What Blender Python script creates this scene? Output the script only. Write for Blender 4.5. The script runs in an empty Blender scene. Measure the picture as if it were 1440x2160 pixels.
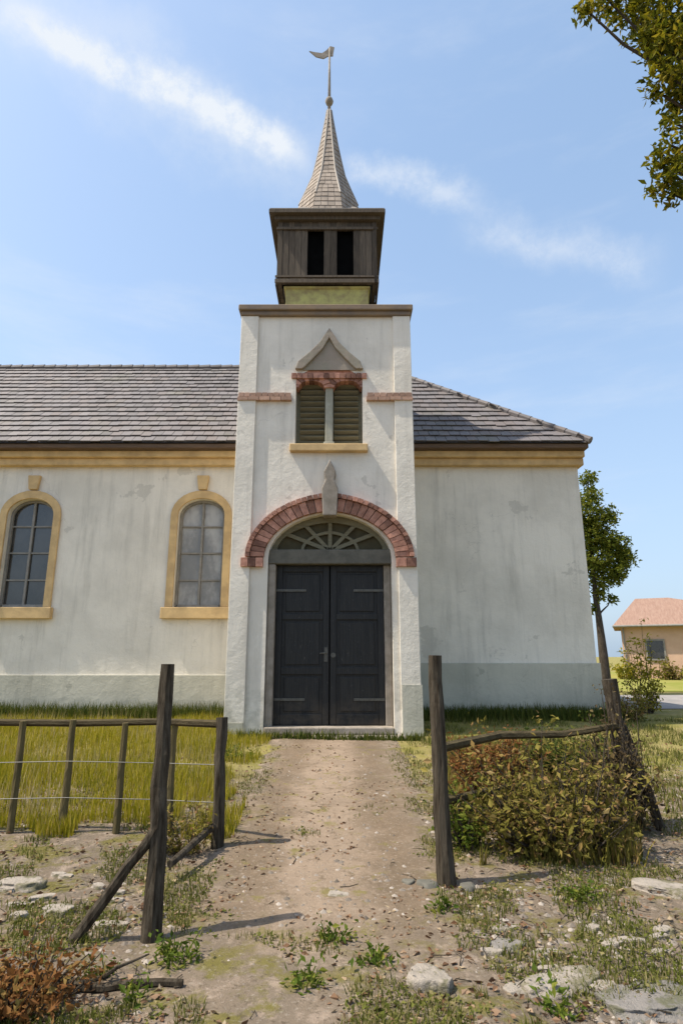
import bpy, bmesh, math, random
from mathutils import Vector, Matrix, noise
from mathutils.geometry import tessellate_polygon
R = math.radians
C = bpy.context.scene.collection
S = bpy.context.scene
random.seed(7)

# ------------------------------------------------------------------ camera, sky, sun, exposure
EYE = 1.65
PITCH = math.atan(305 / 1250)
cam_d = bpy.data.cameras.new('camera')
cam = bpy.data.objects.new('camera', cam_d); C.objects.link(cam)
cam.location = (0, 0, EYE)
cam.rotation_euler = (R(90) + PITCH, 0, 0)
cam_d.sensor_fit = 'VERTICAL'; cam_d.sensor_height = 36; cam_d.lens = 1250 / 2160 * 36
cam_d.clip_end = 3000; cam_d.clip_start = 0.05
S.camera = cam

SUN_EL, SUN_AZ = R(60), R(-101)          # azimuth from +Y towards +X: the sun stands to the left
sun_dir = Vector((math.sin(SUN_AZ) * math.cos(SUN_EL), math.cos(SUN_AZ) * math.cos(SUN_EL), math.sin(SUN_EL)))
sl = bpy.data.lights.new('sun', 'SUN'); sl.energy = 2.6; sl.angle = R(0.6); sl.color = (1, .92, .79)
so = bpy.data.objects.new('sun', sl); C.objects.link(so)
so.rotation_euler = sun_dir.to_track_quat('Z', 'Y').to_euler()

W = bpy.data.worlds.new('World'); S.world = W; W.use_nodes = True
wt = W.node_tree; wn, wl = wt.nodes, wt.links
bg = wn['Background']; bg.inputs['Strength'].default_value = .15
sky = wn.new('ShaderNodeTexSky'); sky.sky_type = 'NISHITA'; sky.sun_disc = False
sky.sun_elevation = SUN_EL; sky.sun_rotation = SUN_AZ; sky.air_density = 1.0; sky.dust_density = 2.6; sky.ozone_density = 1.2

def ray(px, py):
    c, s = math.cos(PITCH), math.sin(PITCH); a = (px - 720) / 1250; b = (1080 - py) / 1250
    return Vector((a, c - b * s, s + b * c)).normalized()

def wmath(op, a, b=None, c=None, clamp=False):
    n = wn.new('ShaderNodeMath'); n.operation = op; n.use_clamp = clamp
    for i, v in enumerate((a, b, c)):
        if v is None: continue
        if isinstance(v, (int, float)): n.inputs[i].default_value = v
        else: wl.new(v, n.inputs[i])
    return n.outputs[0]
def wdot(sock, vec):
    n = wn.new('ShaderNodeVectorMath'); n.operation = 'DOT_PRODUCT'; wl.new(sock, n.inputs[0]); n.inputs[1].default_value = vec
    return n.outputs['Value']
def wrange(v, a, b, c=0, d=1):
    n = wn.new('ShaderNodeMapRange'); n.interpolation_type = 'SMOOTHSTEP'
    wl.new(v, n.inputs[0])
    for i, x in zip((1, 2, 3, 4), (a, b, c, d)): n.inputs[i].default_value = x
    return n.outputs[0]
tc = wn.new('ShaderNodeTexCoord'); D = tc.outputs['Generated']
def wnoise(scale, detail=6, rough=.6, stretch=None):
    n = wn.new('ShaderNodeTexNoise'); n.inputs['Scale'].default_value = scale; n.inputs['Detail'].default_value = detail; n.inputs['Roughness'].default_value = rough
    if stretch:
        m = wn.new('ShaderNodeMapping'); m.inputs['Rotation'].default_value = stretch[0]; m.inputs['Scale'].default_value = stretch[1]
        wl.new(D, m.inputs[0]); wl.new(m.outputs[0], n.inputs[0])
    else: wl.new(D, n.inputs[0])
    return n.outputs['Fac']
def streak(p0, p1, width, k0, k1, gain, seed_scale):
    a, b = ray(*p0), ray(*p1); nrm = a.cross(b).normalized(); t = (b - a).normalized()
    wob = wmath('MULTIPLY_ADD', wnoise(seed_scale, 8, .65), width * 2.2, -width * 1.1)
    dist = wmath('ABSOLUTE', wmath('ADD', wdot(D, nrm), wob))
    core = wrange(dist, 0.0, width, 1, 0)
    al = wdot(D, t); ta, tb = a.dot(t), b.dot(t); L = tb - ta
    m1 = wrange(al, ta - L * k0, ta + L * .15); m2 = wrange(al, tb - L * .1, tb + L * k1, 1, 0)
    tex = wrange(wnoise(seed_scale * 2.3, 8, .7), .3, .62, .35, 1)
    return wmath('MULTIPLY', wmath('MULTIPLY', core, tex), wmath('MULTIPLY', wmath('MULTIPLY', m1, m2), gain))
s1 = streak((60, 45), (620, 325), .034, .3, .12, .95, 9)
s1b = streak((0, 30), (640, 340), .085, .4, .2, .34, 5)
s2 = streak((720, 352), (960, 415), .034, .1, .35, .55, 11)
s3 = streak((1020, 480), (1330, 555), .05, .3, .3, .48, 6)
wisp = wmath('MULTIPLY', wrange(wnoise(2.2, 8, .62, ((0, 0, 0), (1, 1, 4.5))), .48, .80), .30)
up = wdot(D, (0, 0, 1))
veil = wn.new('ShaderNodeMix'); veil.data_type = 'RGBA'      # thin bright high haze evening out the blue
hzc = wn.new('ShaderNodeMix'); hzc.data_type = 'RGBA'; wl.new(wrange(up, .05, .85), hzc.inputs['Factor'])
hzc.inputs['A'].default_value = (1.30, 1.72, 2.22, 1); hzc.inputs['B'].default_value = (.78, 1.22, 1.80, 1)
wl.new(wrange(up, 0, .5, .80, .62), veil.inputs['Factor']); wl.new(sky.outputs[0], veil.inputs['A']); wl.new(hzc.outputs['Result'], veil.inputs['B'])
tot = wmath('ADD', wmath('ADD', wmath('ADD', s1, s1b), wmath('ADD', s2, s3)), wisp, clamp=True)
mx = wn.new('ShaderNodeMix'); mx.data_type = 'RGBA'
wl.new(tot, mx.inputs['Factor']); wl.new(veil.outputs['Result'], mx.inputs['A']); mx.inputs['B'].default_value = (2.3, 2.45, 2.65, 1)
wl.new(mx.outputs['Result'], bg.inputs[0])

S.view_settings.view_transform = 'Standard'; S.view_settings.look = 'None'
S.view_settings.exposure = 1.3; S.view_settings.gamma = 1
S.render.resolution_x, S.render.resolution_y = 682, 1024

# ------------------------------------------------------------------ helpers
def at(px, py, Y=None, Z=None):
    d = ray(px, py); t = Y / d.y if Y is not None else (Z - EYE) / d.z
    return Vector((d.x * t, d.y * t, EYE + d.z * t))

def gz(x, y):
    b = max(0, min(1, (y - 5) / 7)) * .2
    b += .035 * noise.noise(Vector((x * .55, y * .55, 0))) + .012 * noise.noise(Vector((x * 2.3, y * 2.3, 3))) + (.010 * noise.noise(Vector((x * 6, y * 6, 8))) if y < 9 else 0)
    return b if y < 60 else .2

class MB:
    def __init__(s): s.v = []; s.f = []
    def add(s, vs, fs):
        n = len(s.v); s.v += [tuple(v) for v in vs]; s.f += [tuple(i + n for i in f) for f in fs]; return s
    def box(s, x0, x1, y0, y1, z0, z1, M=None):
        vs = [Vector(p) for p in ((x0,y0,z0),(x1,y0,z0),(x1,y1,z0),(x0,y1,z0),(x0,y0,z1),(x1,y0,z1),(x1,y1,z1),(x0,y1,z1))]
        if M: vs = [M @ v for v in vs]
        return s.add(vs, [(3,2,1,0),(4,5,6,7),(0,1,5,4),(1,2,6,5),(2,3,7,6),(3,0,4,7)])
    def tube(s, pts, rads, n=8, rough=0):
        pts = [Vector(p) for p in pts]; rings = []
        for i, p in enumerate(pts):
            d = (pts[min(i+1, len(pts)-1)] - pts[max(i-1, 0)]).normalized()
            u = d.cross(Vector((0.3,1,.1))).normalized() if abs(d.y) < .95 else d.cross(Vector((1,0,0))).normalized()
            w = d.cross(u)
            rings.append([p + (u*math.cos(k*2*math.pi/n) + w*math.sin(k*2*math.pi/n)) * rads[i] * (1 + rough*(random.random()-.5)) for k in range(n)])
        vs = [v for r in rings for v in r]; fs = []
        for i in range(len(pts)-1):
            for k in range(n):
                a, b = i*n+k, i*n+(k+1)%n; fs.append((a, b, b+n, a+n))
        fs.append(tuple(range(n-1, -1, -1))); fs.append(tuple((len(pts)-1)*n + k for k in range(n)))
        return s.add(vs, fs)
    def prism(s, outline, y0, y1):          # outline in x,z ; extruded along Y
        n = len(outline); vs = [(x, y0, z) for x, z in outline] + [(x, y1, z) for x, z in outline]
        tri = tessellate_polygon([[Vector((x, z, 0)) for x, z in outline]])
        fs = [tuple(t) for t in tri] + [tuple(i+n for i in reversed(t)) for t in tri] + [(i, (i+1) % n, (i+1) % n + n, i+n) for i in range(n)]
        return s.add(vs, fs)
    def band(s, inner, outer, y0, y1):      # strip between two open outlines of equal length
        n = len(inner); vs = []
        for y in (y0, y1): vs += [(x, y, z) for x, z in inner] + [(x, y, z) for x, z in outer]
        fs = []
        for i in range(n-1):
            fs += [(i, i+1, n+i+1, n+i), (2*n+i+1, 2*n+i, 3*n+i, 3*n+i+1), (i+1, i, 2*n+i, 2*n+i+1), (n+i, n+i+1, 3*n+i+1, 3*n+i)]
        fs += [(0, n, 3*n, 2*n), (2*n-1, n-1, 3*n-1, 4*n-1)]
        return s.add(vs, fs)
    def ngon(s, cx, cy, prof, n=8, rot=math.pi/8):   # lathe of a polygonal section; prof = (radius, z)
        vs = [(cx + r*math.cos(rot + k*2*math.pi/n), cy + r*math.sin(rot + k*2*math.pi/n), z) for r, z in prof for k in range(n)]
        fs = []
        for i in range(len(prof)-1):
            for k in range(n):
                a, b = i*n+k, i*n+(k+1)%n; fs.append((a, b, b+n, a+n))
        fs.append(tuple(range(n-1, -1, -1))); fs.append(tuple((len(prof)-1)*n + k for k in range(n)))
        return s.add(vs, fs)
    def build(s, name, mat, parent=None, smooth=False, bevel=0, fix=True):
        me = bpy.data.meshes.new(name); me.from_pydata(s.v, [], s.f)
        if fix and len(s.v) < 60000:
            b = bmesh.new(); b.from_mesh(me); bmesh.ops.recalc_face_normals(b, faces=b.faces); b.to_mesh(me); b.free()
        if smooth: me.polygons.foreach_set('use_smooth', [True]*len(me.polygons))
        me.materials.append(mat); o = bpy.data.objects.new(name, me); C.objects.link(o)
        if parent:
            o.parent = parent; o.matrix_parent_inverse = Matrix.Translation(-parent.location)
        if bevel:
            m = o.modifiers.new('bevel', 'BEVEL'); m.width = bevel; m.segments = 2; m.limit_method = 'ANGLE'
        return o

def tag(o, label=None, cat=None, group=None, kind=None):
    for k, v in (('label', label), ('category', cat), ('group', group), ('kind', kind)):
        if v: o[k] = v
    return o
def empty(name, loc, label, cat, group=None):
    o = bpy.data.objects.new(name, None); C.objects.link(o); o.location = loc; o.empty_display_size = .2
    return tag(o, label, cat, group)

# ------------------------------------------------------------------ materials
class MAT:
    def __init__(s, name, col=(.5,.5,.5), rough=.8, spec=.3):
        s.m = bpy.data.materials.new(name); s.m.use_nodes = True; s.t = s.m.node_tree; s.b = s.t.nodes['Principled BSDF']
        s.b.inputs['Base Color'].default_value = (*col, 1); s.b.inputs['Roughness'].default_value = rough
        s.b.inputs['Specular IOR Level'].default_value = spec
        s.tc = s.t.nodes.new('ShaderNodeTexCoord').outputs['Object']
    def node(s, t): return s.t.nodes.new(t)
    def link(s, a, b): s.t.links.new(a, b)
    def noise(s, scale, detail=5, rough=.6, stretch=None):
        n = s.node('ShaderNodeTexNoise'); n.inputs['Scale'].default_value = scale; n.inputs['Detail'].default_value = detail; n.inputs['Roughness'].default_value = rough
        if stretch:
            m = s.node('ShaderNodeMapping'); m.inputs['Scale'].default_value = stretch; s.link(s.tc, m.inputs[0]); s.link(m.outputs[0], n.inputs[0])
        else: s.link(s.tc, n.inputs[0])
        return n.outputs['Fac']
    def ramp(s, fac, stops):
        r = s.node('ShaderNodeValToRGB'); s.link(fac, r.inputs[0]); e = r.color_ramp.elements
        while len(e) < len(stops): e.new(.5)
        for i, (p, c) in enumerate(stops): e[i].position = p; e[i].color = (*c, 1) if len(c) == 3 else c
        return r.outputs[0]
    def rng(s, v, a, b, c=0, d=1):
        n = s.node('ShaderNodeMapRange'); n.interpolation_type = 'SMOOTHSTEP'; s.link(v, n.inputs[0])
        for i, x in zip((1,2,3,4), (a,b,c,d)): n.inputs[i].default_value = x
        return n.outputs[0]
    def mix(s, f, a, b, mode='MIX'):
        n = s.node('ShaderNodeMix'); n.data_type = 'RGBA'; n.blend_type = mode
        for k, v in (('Factor', f), ('A', a), ('B', b)):
            if isinstance(v, tuple): n.inputs[k].default_value = (*v, 1)
            elif isinstance(v, (int, float)): n.inputs[k].default_value = v
            else: s.link(v, n.inputs[k])
        return n.outputs['Result']
    def mul(s, a, b):
        n = s.node('ShaderNodeMath'); n.operation = 'MULTIPLY'
        for i, v in enumerate((a, b)):
            if isinstance(v, (int, float)): n.inputs[i].default_value = v
            else: s.link(v, n.inputs[i])
        return n.outputs[0]
    def axis(s, ax):
        n = s.node('ShaderNodeSeparateXYZ'); s.link(s.tc, n.inputs[0]); return n.outputs[ax]
    def island(s): return s.node('ShaderNodeNewGeometry').outputs['Random Per Island']
    def col(s, c): s.link(c, s.b.inputs['Base Color']); return s
    def bump(s, h, strength=.3, dist=.02):
        n = s.node('ShaderNodeBump'); n.inputs['Strength'].default_value = strength; n.inputs['Distance'].default_value = dist
        s.link(h, n.inputs['Height']); s.link(n.outputs[0], s.b.inputs['Normal']); return s

def plaster(name, base, dark, damp_top=1.6):
    m = MAT(name, rough=.92, spec=.15)
    c = m.mix(m.rng(m.noise(.7, 8, .65), .35, .7), base, dark)
    c = m.mix(m.mul(m.rng(m.noise(1.6, 7, .7, (2.6, 2.6, .22)),   .47, .78), .5), c, tuple(v*.62 for v in dark))
    damp = m.mul(m.rng(m.axis('Z'), .3, damp_top, 1, 0), m.rng(m.noise(2.1, 7, .7), .4, .66))
    c = m.mix(m.mul(damp, .65), c, (.26, .25, .185))
    vo = m.node('ShaderNodeTexVoronoi'); vo.feature = 'DISTANCE_TO_EDGE'; vo.inputs['Scale'].default_value = .55
    wv = m.node('ShaderNodeVectorMath'); wv.operation = 'ADD'; nz = m.node('ShaderNodeTexNoise'); nz.inputs['Scale'].default_value = 2.5; nz.inputs['Detail'].default_value = 8
    m.link(m.tc, nz.inputs[0]); m.link(m.tc, wv.inputs[0]); m.link(nz.outputs['Color'], wv.inputs[1]); m.link(wv.outputs[0], vo.inputs['Vector'])
    crack = m.mul(m.rng(vo.outputs['Distance'], .0, .006, 1, 0), m.rng(m.noise(.45, 4, .6), .50, .58))
    c = m.mix(m.mul(crack, .28), c, (.2, .18, .15))
    patch = m.rng(m.noise(1.15, 9, .62), .635, .65)                       # places where the top coat was repaired or has come off
    c = m.mix(m.mul(patch, .55), c, tuple(v*.78 for v in dark))
    m.col(c); m.bump(m.noise(5, 10, .72), .55, .035); return m.m
M_wall = plaster('lime_plaster', (.80, .74, .635), (.66, .61, .52))
M_hood = plaster('grey_tan_render', (.37, .31, .25), (.30, .25, .20), .1)
M_plinth = plaster('cement_plinth', (.56, .53, .43), (.44, .42, .34), .9)
def simple(name, a, b, scale, rough=.8, spec=.3, bump=.3, stretch=None, dist=.01, isl=0, moss=None):
    m = MAT(name, rough=rough, spec=spec); f = m.noise(scale, 7, .65, stretch)
    c = m.mix(m.rng(f, .32, .68), a, b)
    if isl: c = m.mix(1.0, c, m.ramp(m.island(), [(0, (1-isl,)*3), (1, (1+isl*.5,)*3)]), 'MULTIPLY')
    if moss: c = m.mix(m.mul(m.rng(m.noise(9, 7, .7), .5, .6), .7), c, moss)
    m.col(c)
    if bump: m.bump(m.noise(scale*3, 6, .7, stretch), bump, dist)
    return m.m
M_ochre = simple('ochre_paint', (.67, .47, .23), (.48, .33, .165), 2.2, .85, .2)
M_brick_trim = simple('red_brick', (.50, .26, .185), (.32, .155, .11), 9, .9, .2, .8, isl=.6)
M_brick_pale = simple('worn_pink_brick', (.46, .29, .21), (.38, .24, .17), 6, .9, .2, .5, isl=.3)
M_stone = simple('grey_stone', (.33, .285, .235), (.22, .19, .15), 5, .9, .2, .5)
M_tymp = simple('brown_olive_panel', (.10, .085, .045), (.065, .055, .03), 3, .8, .25, .5)
M_column = simple('pale_greenish_stone', (.38, .37, .30), (.29, .28, .22), 5, .9, .2, .4)
M_lintel = simple('dark_grey_stone', (.145, .135, .11), (.10, .095, .078), 5, .9, .2, .5)
M_door = simple('black_painted_wood', (.012, .012, .011), (.018, .017, .015), 3, .55, .35, .5, (8, 8, .5), .006)
def doormat():
    m = MAT('black_painted_door', rough=.55, spec=.35)
    c = m.mix(m.rng(m.noise(3, 8, .7, (8, 8, .5)), .35, .65), (.010, .010, .010), (.021, .020, .018))
    c = m.mix(m.mul(m.rng(m.axis('Z'), .3, 1.1, 1, 0), m.rng(m.noise(2.6, 8, .7), .40, .62)), c, (.06, .046, .032))
    c = m.mix(m.mul(m.rng(m.noise(14, 8, .75, (2, 2, .6)), .60, .66), .7), c, (.075, .07, .06))
    m.col(c); m.bump(m.noise(9, 8, .7, (8, 8, .5)), .5, .008); return m.m
M_door2 = doormat()
M_iron = simple('dark_iron', (.10, .095, .075), (.06, .055, .045), 12, .5, .5)
M_olive = simple('olive_painted_wood', (.20, .18, .115), (.15, .135, .085), 4, .75, .3, .4, (1, 1, 6))
M_belfry = simple('dark_weathered_boards', (.135, .105, .075), (.075, .06, .045), 5, .85, .2, .6, (9, 9, .6), .012, isl=.4)
M_dark = simple('hollow_shade', (.006, .006, .006), (.004, .004, .004), 3, 1, 0, 0)  # near-black colour painted in for the shade inside hollows
M_lichen = simple('lichen_render', (.50, .47, .17), (.30, .24, .12), 3.5, .95, .1, .5)
M_spire = simple('pale_zinc', (.27, .225, .18), (.22, .185, .15), 2.4, .6, .4, .3, (3, 3, .8))
M_shing = simple('pale_wood_shingles', (.36, .295, .235), (.28, .23, .185), 3, .8, .25, .6, isl=.22)
M_corn = simple('tower_cornice_stone', (.26, .19, .125), (.19, .15, .12), 3, .9, .2, .5)
M_eave = simple('eave_boards', (.16, .105, .07), (.11, .075, .055), 4, .85, .2, .5, (.6, 6, 6))
def roofmat():
    m = MAT('slate_grey_tiles', rough=.7, spec=.35)
    c = m.ramp(m.island(), [(0, (.115,.102,.098)), (.35, (.15,.136,.134)), (.6, (.165,.147,.144)), (.85, (.155,.13,.12)), (1, (.19,.172,.166))])
    c = m.mix(m.rng(m.noise(.8, 7, .7), .5, .75), c, (.145, .135, .105))
    m.col(c); m.bump(m.noise(20, 5, .7), .4, .01); return m.m
M_roof = roofmat()
def glassmat(name, base, rough):
    m = MAT(name, base, rough, .8); m.col(m.mix(m.rng(m.noise(1.1, 6, .65, (1.6, 1, 1)), .35, .65), base, tuple(v*.45 for v in base)))
    m.b.inputs['Coat Weight'].default_value = .2; m.b.inputs['Coat Roughness'].default_value = .05
    m.bump(m.noise(1.6, 3, .5), .25, .02); return m.m
M_glass = glassmat('reflection_grey_glass', (.40, .375, .335), .35)  # grey reflection of the sky put into the panes' base colour
M_glassd = glassmat('dark_window_glass', (.05, .047, .042), .12)
M_frame = simple('grey_window_wood', (.27, .25, .22), (.2, .185, .16), 6, .7, .3)
M_wood = simple('weathered_post_wood', (.105, .085, .06), (.028, .02, .012), 5, .9, .15, .9, (7, 7, .7), .02)
M_rail = simple('weathered_rail_wood', (.10, .078, .04), (.055, .042, .022), 4, .9, .15, .9, (1, 6, 6), .02)
M_picket = simple('grey_brown_picket_wood', (.17, .13, .06), (.10, .08, .035), 4, .9, .15, .8, (7, 7, .7), .02)
M_bark = simple('tree_bark', (.10, .08, .06), (.055, .045, .033), 6, .95, .1, 1, (3, 3, 1), .03)
def leafmat(name, stops, trans=.35):
    m = MAT(name, rough=.7, spec=.12); c = m.ramp(m.island(), stops); m.col(c)
    tr = m.node('ShaderNodeBsdfTranslucent'); m.link(c, tr.inputs[0])
    mxs = m.node('ShaderNodeMixShader'); mxs.inputs[0].default_value = trans
    m.link(m.b.outputs[0], mxs.inputs[1]); m.link(tr.outputs[0], mxs.inputs[2]); m.link(mxs.outputs[0], m.t.nodes['Material Output'].inputs[0])
    return m.m
M_grass = leafmat('meadow_grass', [(0, (.16,.165,.010)), (.4, (.30,.27,.016)), (.75, (.40,.33,.028)), (1, (.44,.33,.10))])
M_tuft = leafmat('short_tuft_grass', [(0, (.07,.085,.015)), (.4, (.13,.145,.025)), (.75, (.2,.19,.05)), (1, (.3,.24,.12))])
M_olivel = leafmat('olive_tree_leaves', [(0, (.05,.06,.006)), (.4, (.12,.125,.008)), (.7, (.20,.18,.010)), (1, (.26,.20,.02))], .45)
M_green = leafmat('dark_green_leaves', [(0, (.045,.065,.012)), (.5, (.085,.11,.02)), (1, (.16,.16,.03))])
M_treeg = leafmat('leafy_green', [(0, (.08,.11,.014)), (.5, (.15,.17,.02)), (1, (.25,.24,.03))])
M_weed = leafmat('fresh_green_leaves', [(0, (.05,.085,.01)), (.6, (.11,.15,.018)), (1, (.21,.21,.03))])
M_bush = leafmat('mixed_shrub_leaves', [(0, (.11,.095,.02)), (.4, (.19,.165,.03)), (.7, (.26,.21,.05)), (.86, (.26,.15,.06)), (1, (.32,.24,.10))])
M_browny = leafmat('brown_shrub_leaves', [(0, (.05,.035,.018)), (.5, (.11,.075,.035)), (1, (.17,.13,.05))])
M_rust = leafmat('rust_coloured_leaves', [(0, (.14,.055,.018)), (.5, (.22,.10,.03)), (.8, (.28,.15,.05)), (1, (.2,.17,.05))])
M_dead = leafmat('dry_fallen_leaves', [(0, (.12,.06,.03)), (.5, (.2,.12,.07)), (.8, (.28,.19,.12)), (1, (.34,.27,.17))], .1)

# ------------------------------------------------------------------ setting: ground, path, road
def earth(m):
    c = m.mix(m.rng(m.noise(1.3, 8, .7), .35, .65), (.205, .158, .113), (.155, .126, .094))
    c = m.mix(m.rng(m.noise(7, 8, .75), .48, .64), c, (.31, .24, .18))
    c = m.mix(m.mul(m.rng(m.noise(2.6, 8, .72), .48, .60), .85), c, (.15, .13, .03))
    c = m.mix(m.mul(m.rng(m.noise(38, 4, .6), .55, .7), .45), c, (.36, .31, .25))
    return m.mix(m.mul(m.rng(m.noise(30, 4, .6, (1.1,1,1)), .56, .66), .55), c, (.08, .06, .04))
def groundmat():
    m = MAT('earth_gravel_and_moss', rough=.95, spec=.12)
    c = earth(m)
    far = m.rng(m.axis('Y'), 7.5, 9.5)
    c = m.mix(m.mul(far, .75), c, m.mix(m.rng(m.noise(.6, 8, .7), .4, .6), (.19, .18, .03), (.30, .25, .08)))
    m.col(c); m.bump(m.noise(16, 8, .75), .9, .04); return m.m
def grid(name, xs, ys, f, mat):
    nx, ny = len(xs), len(ys); vs = [(x, y, f(x, y)) for y in ys for x in xs]
    fs = [(j*nx+i, j*nx+i+1, (j+1)*nx+i+1, (j+1)*nx+i) for j in range(ny-1) for i in range(nx-1)]
    o = MB().add(vs, fs).build(name, mat, smooth=True, fix=False); return tag(o, kind='structure')
xs = [-1500, -400, -120, -50, -25] + [-14 + i*.2 for i in range(45)] + [-5 + i*.09 for i in range(112)] + [5.2 + i*.2 for i in range(45)] + [15, 18, 25, 50, 120, 400, 1500]
ys = [-200, -60, -20, -6] + [-4, -2, 0, 1, 2] + [2.6 + i*.09 for i in range(78)] + [9.7 + i*.16 for i in range(52)] + [19, 22, 26, 32, 40, 60, 120, 300, 800, 2500]
grid('ground', xs, ys, lambda x, y: gz(x, y) if abs(x) < 16 and -5 < y < 19 else (.2 if y > 12 else 0.0), groundmat())

def pathmat():
    m = MAT('trodden_earth', rough=.95, spec=.12)
    tan = m.mix(m.rng(m.noise(1.6, 8, .7), .35, .65), (.195, .142, .095), (.15, .112, .075))
    mid = m.mix(m.rng(m.noise(2.2, 8, .7), .35, .65), (.29, .218, .155), (.24, .18, .127))
    n = m.node('ShaderNodeMath'); n.operation = 'ABSOLUTE'
    sh = m.node('ShaderNodeMath'); sh.operation = 'ADD'; m.link(m.axis('X'), sh.inputs[0]); sh.inputs[1].default_value = .15
    wb = m.node('ShaderNodeMath'); wb.operation = 'MULTIPLY_ADD'; m.link(m.noise(2.0, 7, .7), wb.inputs[0]); wb.inputs[1].default_value = 1.1; m.link(sh.outputs[0], n.inputs[0])
    m.link(n.outputs[0], wb.inputs[2])
    d = wb.outputs[0]
    c = m.mix(m.rng(d, .72, 1.12), mid, tan)
    c = m.mix(m.rng(m.noise(9, 8, .75), .52, .66), c, (.15, .11, .073))
    c = m.mix(m.mul(m.rng(m.noise(34, 4, .6), .54, .68), .5), c, (.34, .275, .21))
    c = m.mix(m.mul(m.rng(m.noise(3.3, 8, .72), .56, .64), .7), c, (.17, .145, .04))
    c = m.mix(m.rng(d, 1.15, 1.6), c, earth(m))
    ya = m.node('ShaderNodeMath'); ya.operation = 'MULTIPLY_ADD'; m.link(m.noise(1.7, 6, .65), ya.inputs[0]); ya.inputs[1].default_value = 1.8; m.link(m.axis('Y'), ya.inputs[2])
    c = m.mix(m.rng(ya.outputs[0], 4.5, 5.4, 1, 0), c, earth(m))
    m.col(c); m.bump(m.noise(20, 8, .75), .8, .03); return m.m
def path_sheet():
    vs, fs = [], []; n = 26; rows = []
    y = 2.5
    while y < 12.0:
        t = (y - 3.3) / 8.7
        lo = -1.15 - .25*t + .16*noise.noise(Vector((1, y*1.1, 0))) + .07*noise.noise(Vector((4, y*5, 0)))
        hi = .92 + .25*t + .2*noise.noise(Vector((9, y*.9, 0))) + .07*noise.noise(Vector((14, y*5, 0)))
        rows.append([(lo + (hi-lo)*i/n, y) for i in range(n+1)]); y += .08
    for r in rows:
        for i, (x, yy) in enumerate(r):
            e = min(i, n-i) / 3; vs.append((x, yy, gz(x, yy) + (-.012 + .026*min(1, e)) + .006*noise.noise(Vector((x*9, yy*9, 0)))))
    for j in range(len(rows)-1):
        for i in range(n): a = j*(n+1)+i; fs.append((a, a+1, a+n+2, a+n+1))
    tag(MB().add(vs, fs).build('path', pathmat(), smooth=True, fix=False), kind='structure')
path_sheet()
M_road = simple('pale_grey_road', (.30, .27, .245), (.22, .205, .19), 2, .9, .2, .4)
tag(MB().add([(8.5,17.5,.226),(60,19.5,.226),(60,25.5,.226),(8.5,23.5,.226)], [(0,1,2,3)]).build('road', M_road), kind='structure')
M_far = simple('far_meadow', (.19, .20, .035), (.27, .24, .07), .7, .95, .1, .6)
tag(MB().add([(11,25.8,.228),(90,27.8,.228),(90,60,.228),(11,60,.228)], [(0,1,2,3)]).build('meadow', M_far), kind='structure')

# ------------------------------------------------------------------ the church
church = empty('church', (0, 15, .2), 'white plastered country church with grey roof, ochre trim and a slim spired tower', 'church')
def wall_with_holes(mb, x0, x1, z0, z1, y, holes, depth):
    loops = [[(x0,z0),(x1,z0),(x1,z1),(x0,z1)]] + holes
    tri = tessellate_polygon([[Vector((a, b, 0)) for a, b in l] for l in loops])
    flat = [p for l in loops for p in l]
    mb.add([(a, y, b) for a, b in flat], [tuple(t) for t in tri])
    for h in holes:
        n = len(h); mb.add([(a, y, b) for a, b in h] + [(a, y+depth, b) for a, b in h], [(i, (i+1)%n, (i+1)%n+n, i+n) for i in range(n)])
def arch_pts(cx, w, z0, zs, rise, n=14, point=0.0):   # closed outline: bottom corners, arc from right to left
    p = [(cx-w/2, z0), (cx+w/2, z0)]
    for k in range(n+1):
        a = math.pi*k/n; x = math.cos(a); zz = math.sin(a)
        p.append((cx + x*w/2, zs + rise*(zz*(1-point) + point*(1-abs(x)))))
    return p
def arc(cx, w, zs, rise, n=20, point=0.0, z0=None):
    p = [(cx+w/2, z0)] if z0 is not None else []
    for k in range(n+1):
        a = math.pi*k/n; x = math.cos(a); zz = math.sin(a)
        p.append((cx + x*w/2, zs + rise*(zz*(1-point) + point*(1-abs(x)))))
    if z0 is not None: p.append((cx-w/2, z0))
    return p
NX0, NX1, NY, NZ = -22.0, 6.25, 15.0, 6.55
wins = [-18.8, -13.3, -8.06, -3.63]
WW, WZ0, WZS, WR = 1.2, 2.85, 5.22, .44
mb = MB()
wall_with_holes(mb, NX0, NX1, 0, NZ, NY, [arch_pts(c, WW, WZ0, WZS, WR) for c in wins], .32)
mb.add([(NX1,NY,0),(NX1,NY+7.4,0),(NX1,NY+7.4,NZ),(NX1,NY,NZ)], [(0,1,2,3)])
mb.add([(NX0,NY,0),(NX0,NY+7.4,0),(NX0,NY+7.4,NZ),(NX0,NY,NZ)], [(0,3,2,1)])
mb.add([(NX0,NY+7.4,0),(NX1,NY+7.4,0),(NX1,NY+7.4,NZ),(NX0,NY+7.4,NZ)], [(0,3,2,1)])
mb.build('nave_wall', M_wall, church, fix=False)
mb = MB(); mb.prism([(NX0-.06, 0), (-2.25, 0), (-2.25, 1.22), (NX0-.06, 1.22)], NY-.06, NY-.004)
mb.box(1.62, NX1+.07, NY-.07, NY-.004, 0, 1.5); mb.box(NX1+.004, NX1+.07, NY-.004, NY+7.4, 0, 1.5)
mb.build('plinth', M_plinth, church, bevel=.012)
mb = MB()
for x0, x1 in ((NX0-.2, -2.2), (1.5, NX1+.1)):
    mb.box(x0, x1, NY-.20, NY-.003, NZ-.02, NZ+.17); mb.box(x0, x1, NY-.32, NY-.003, NZ+.17, NZ+.34)
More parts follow.
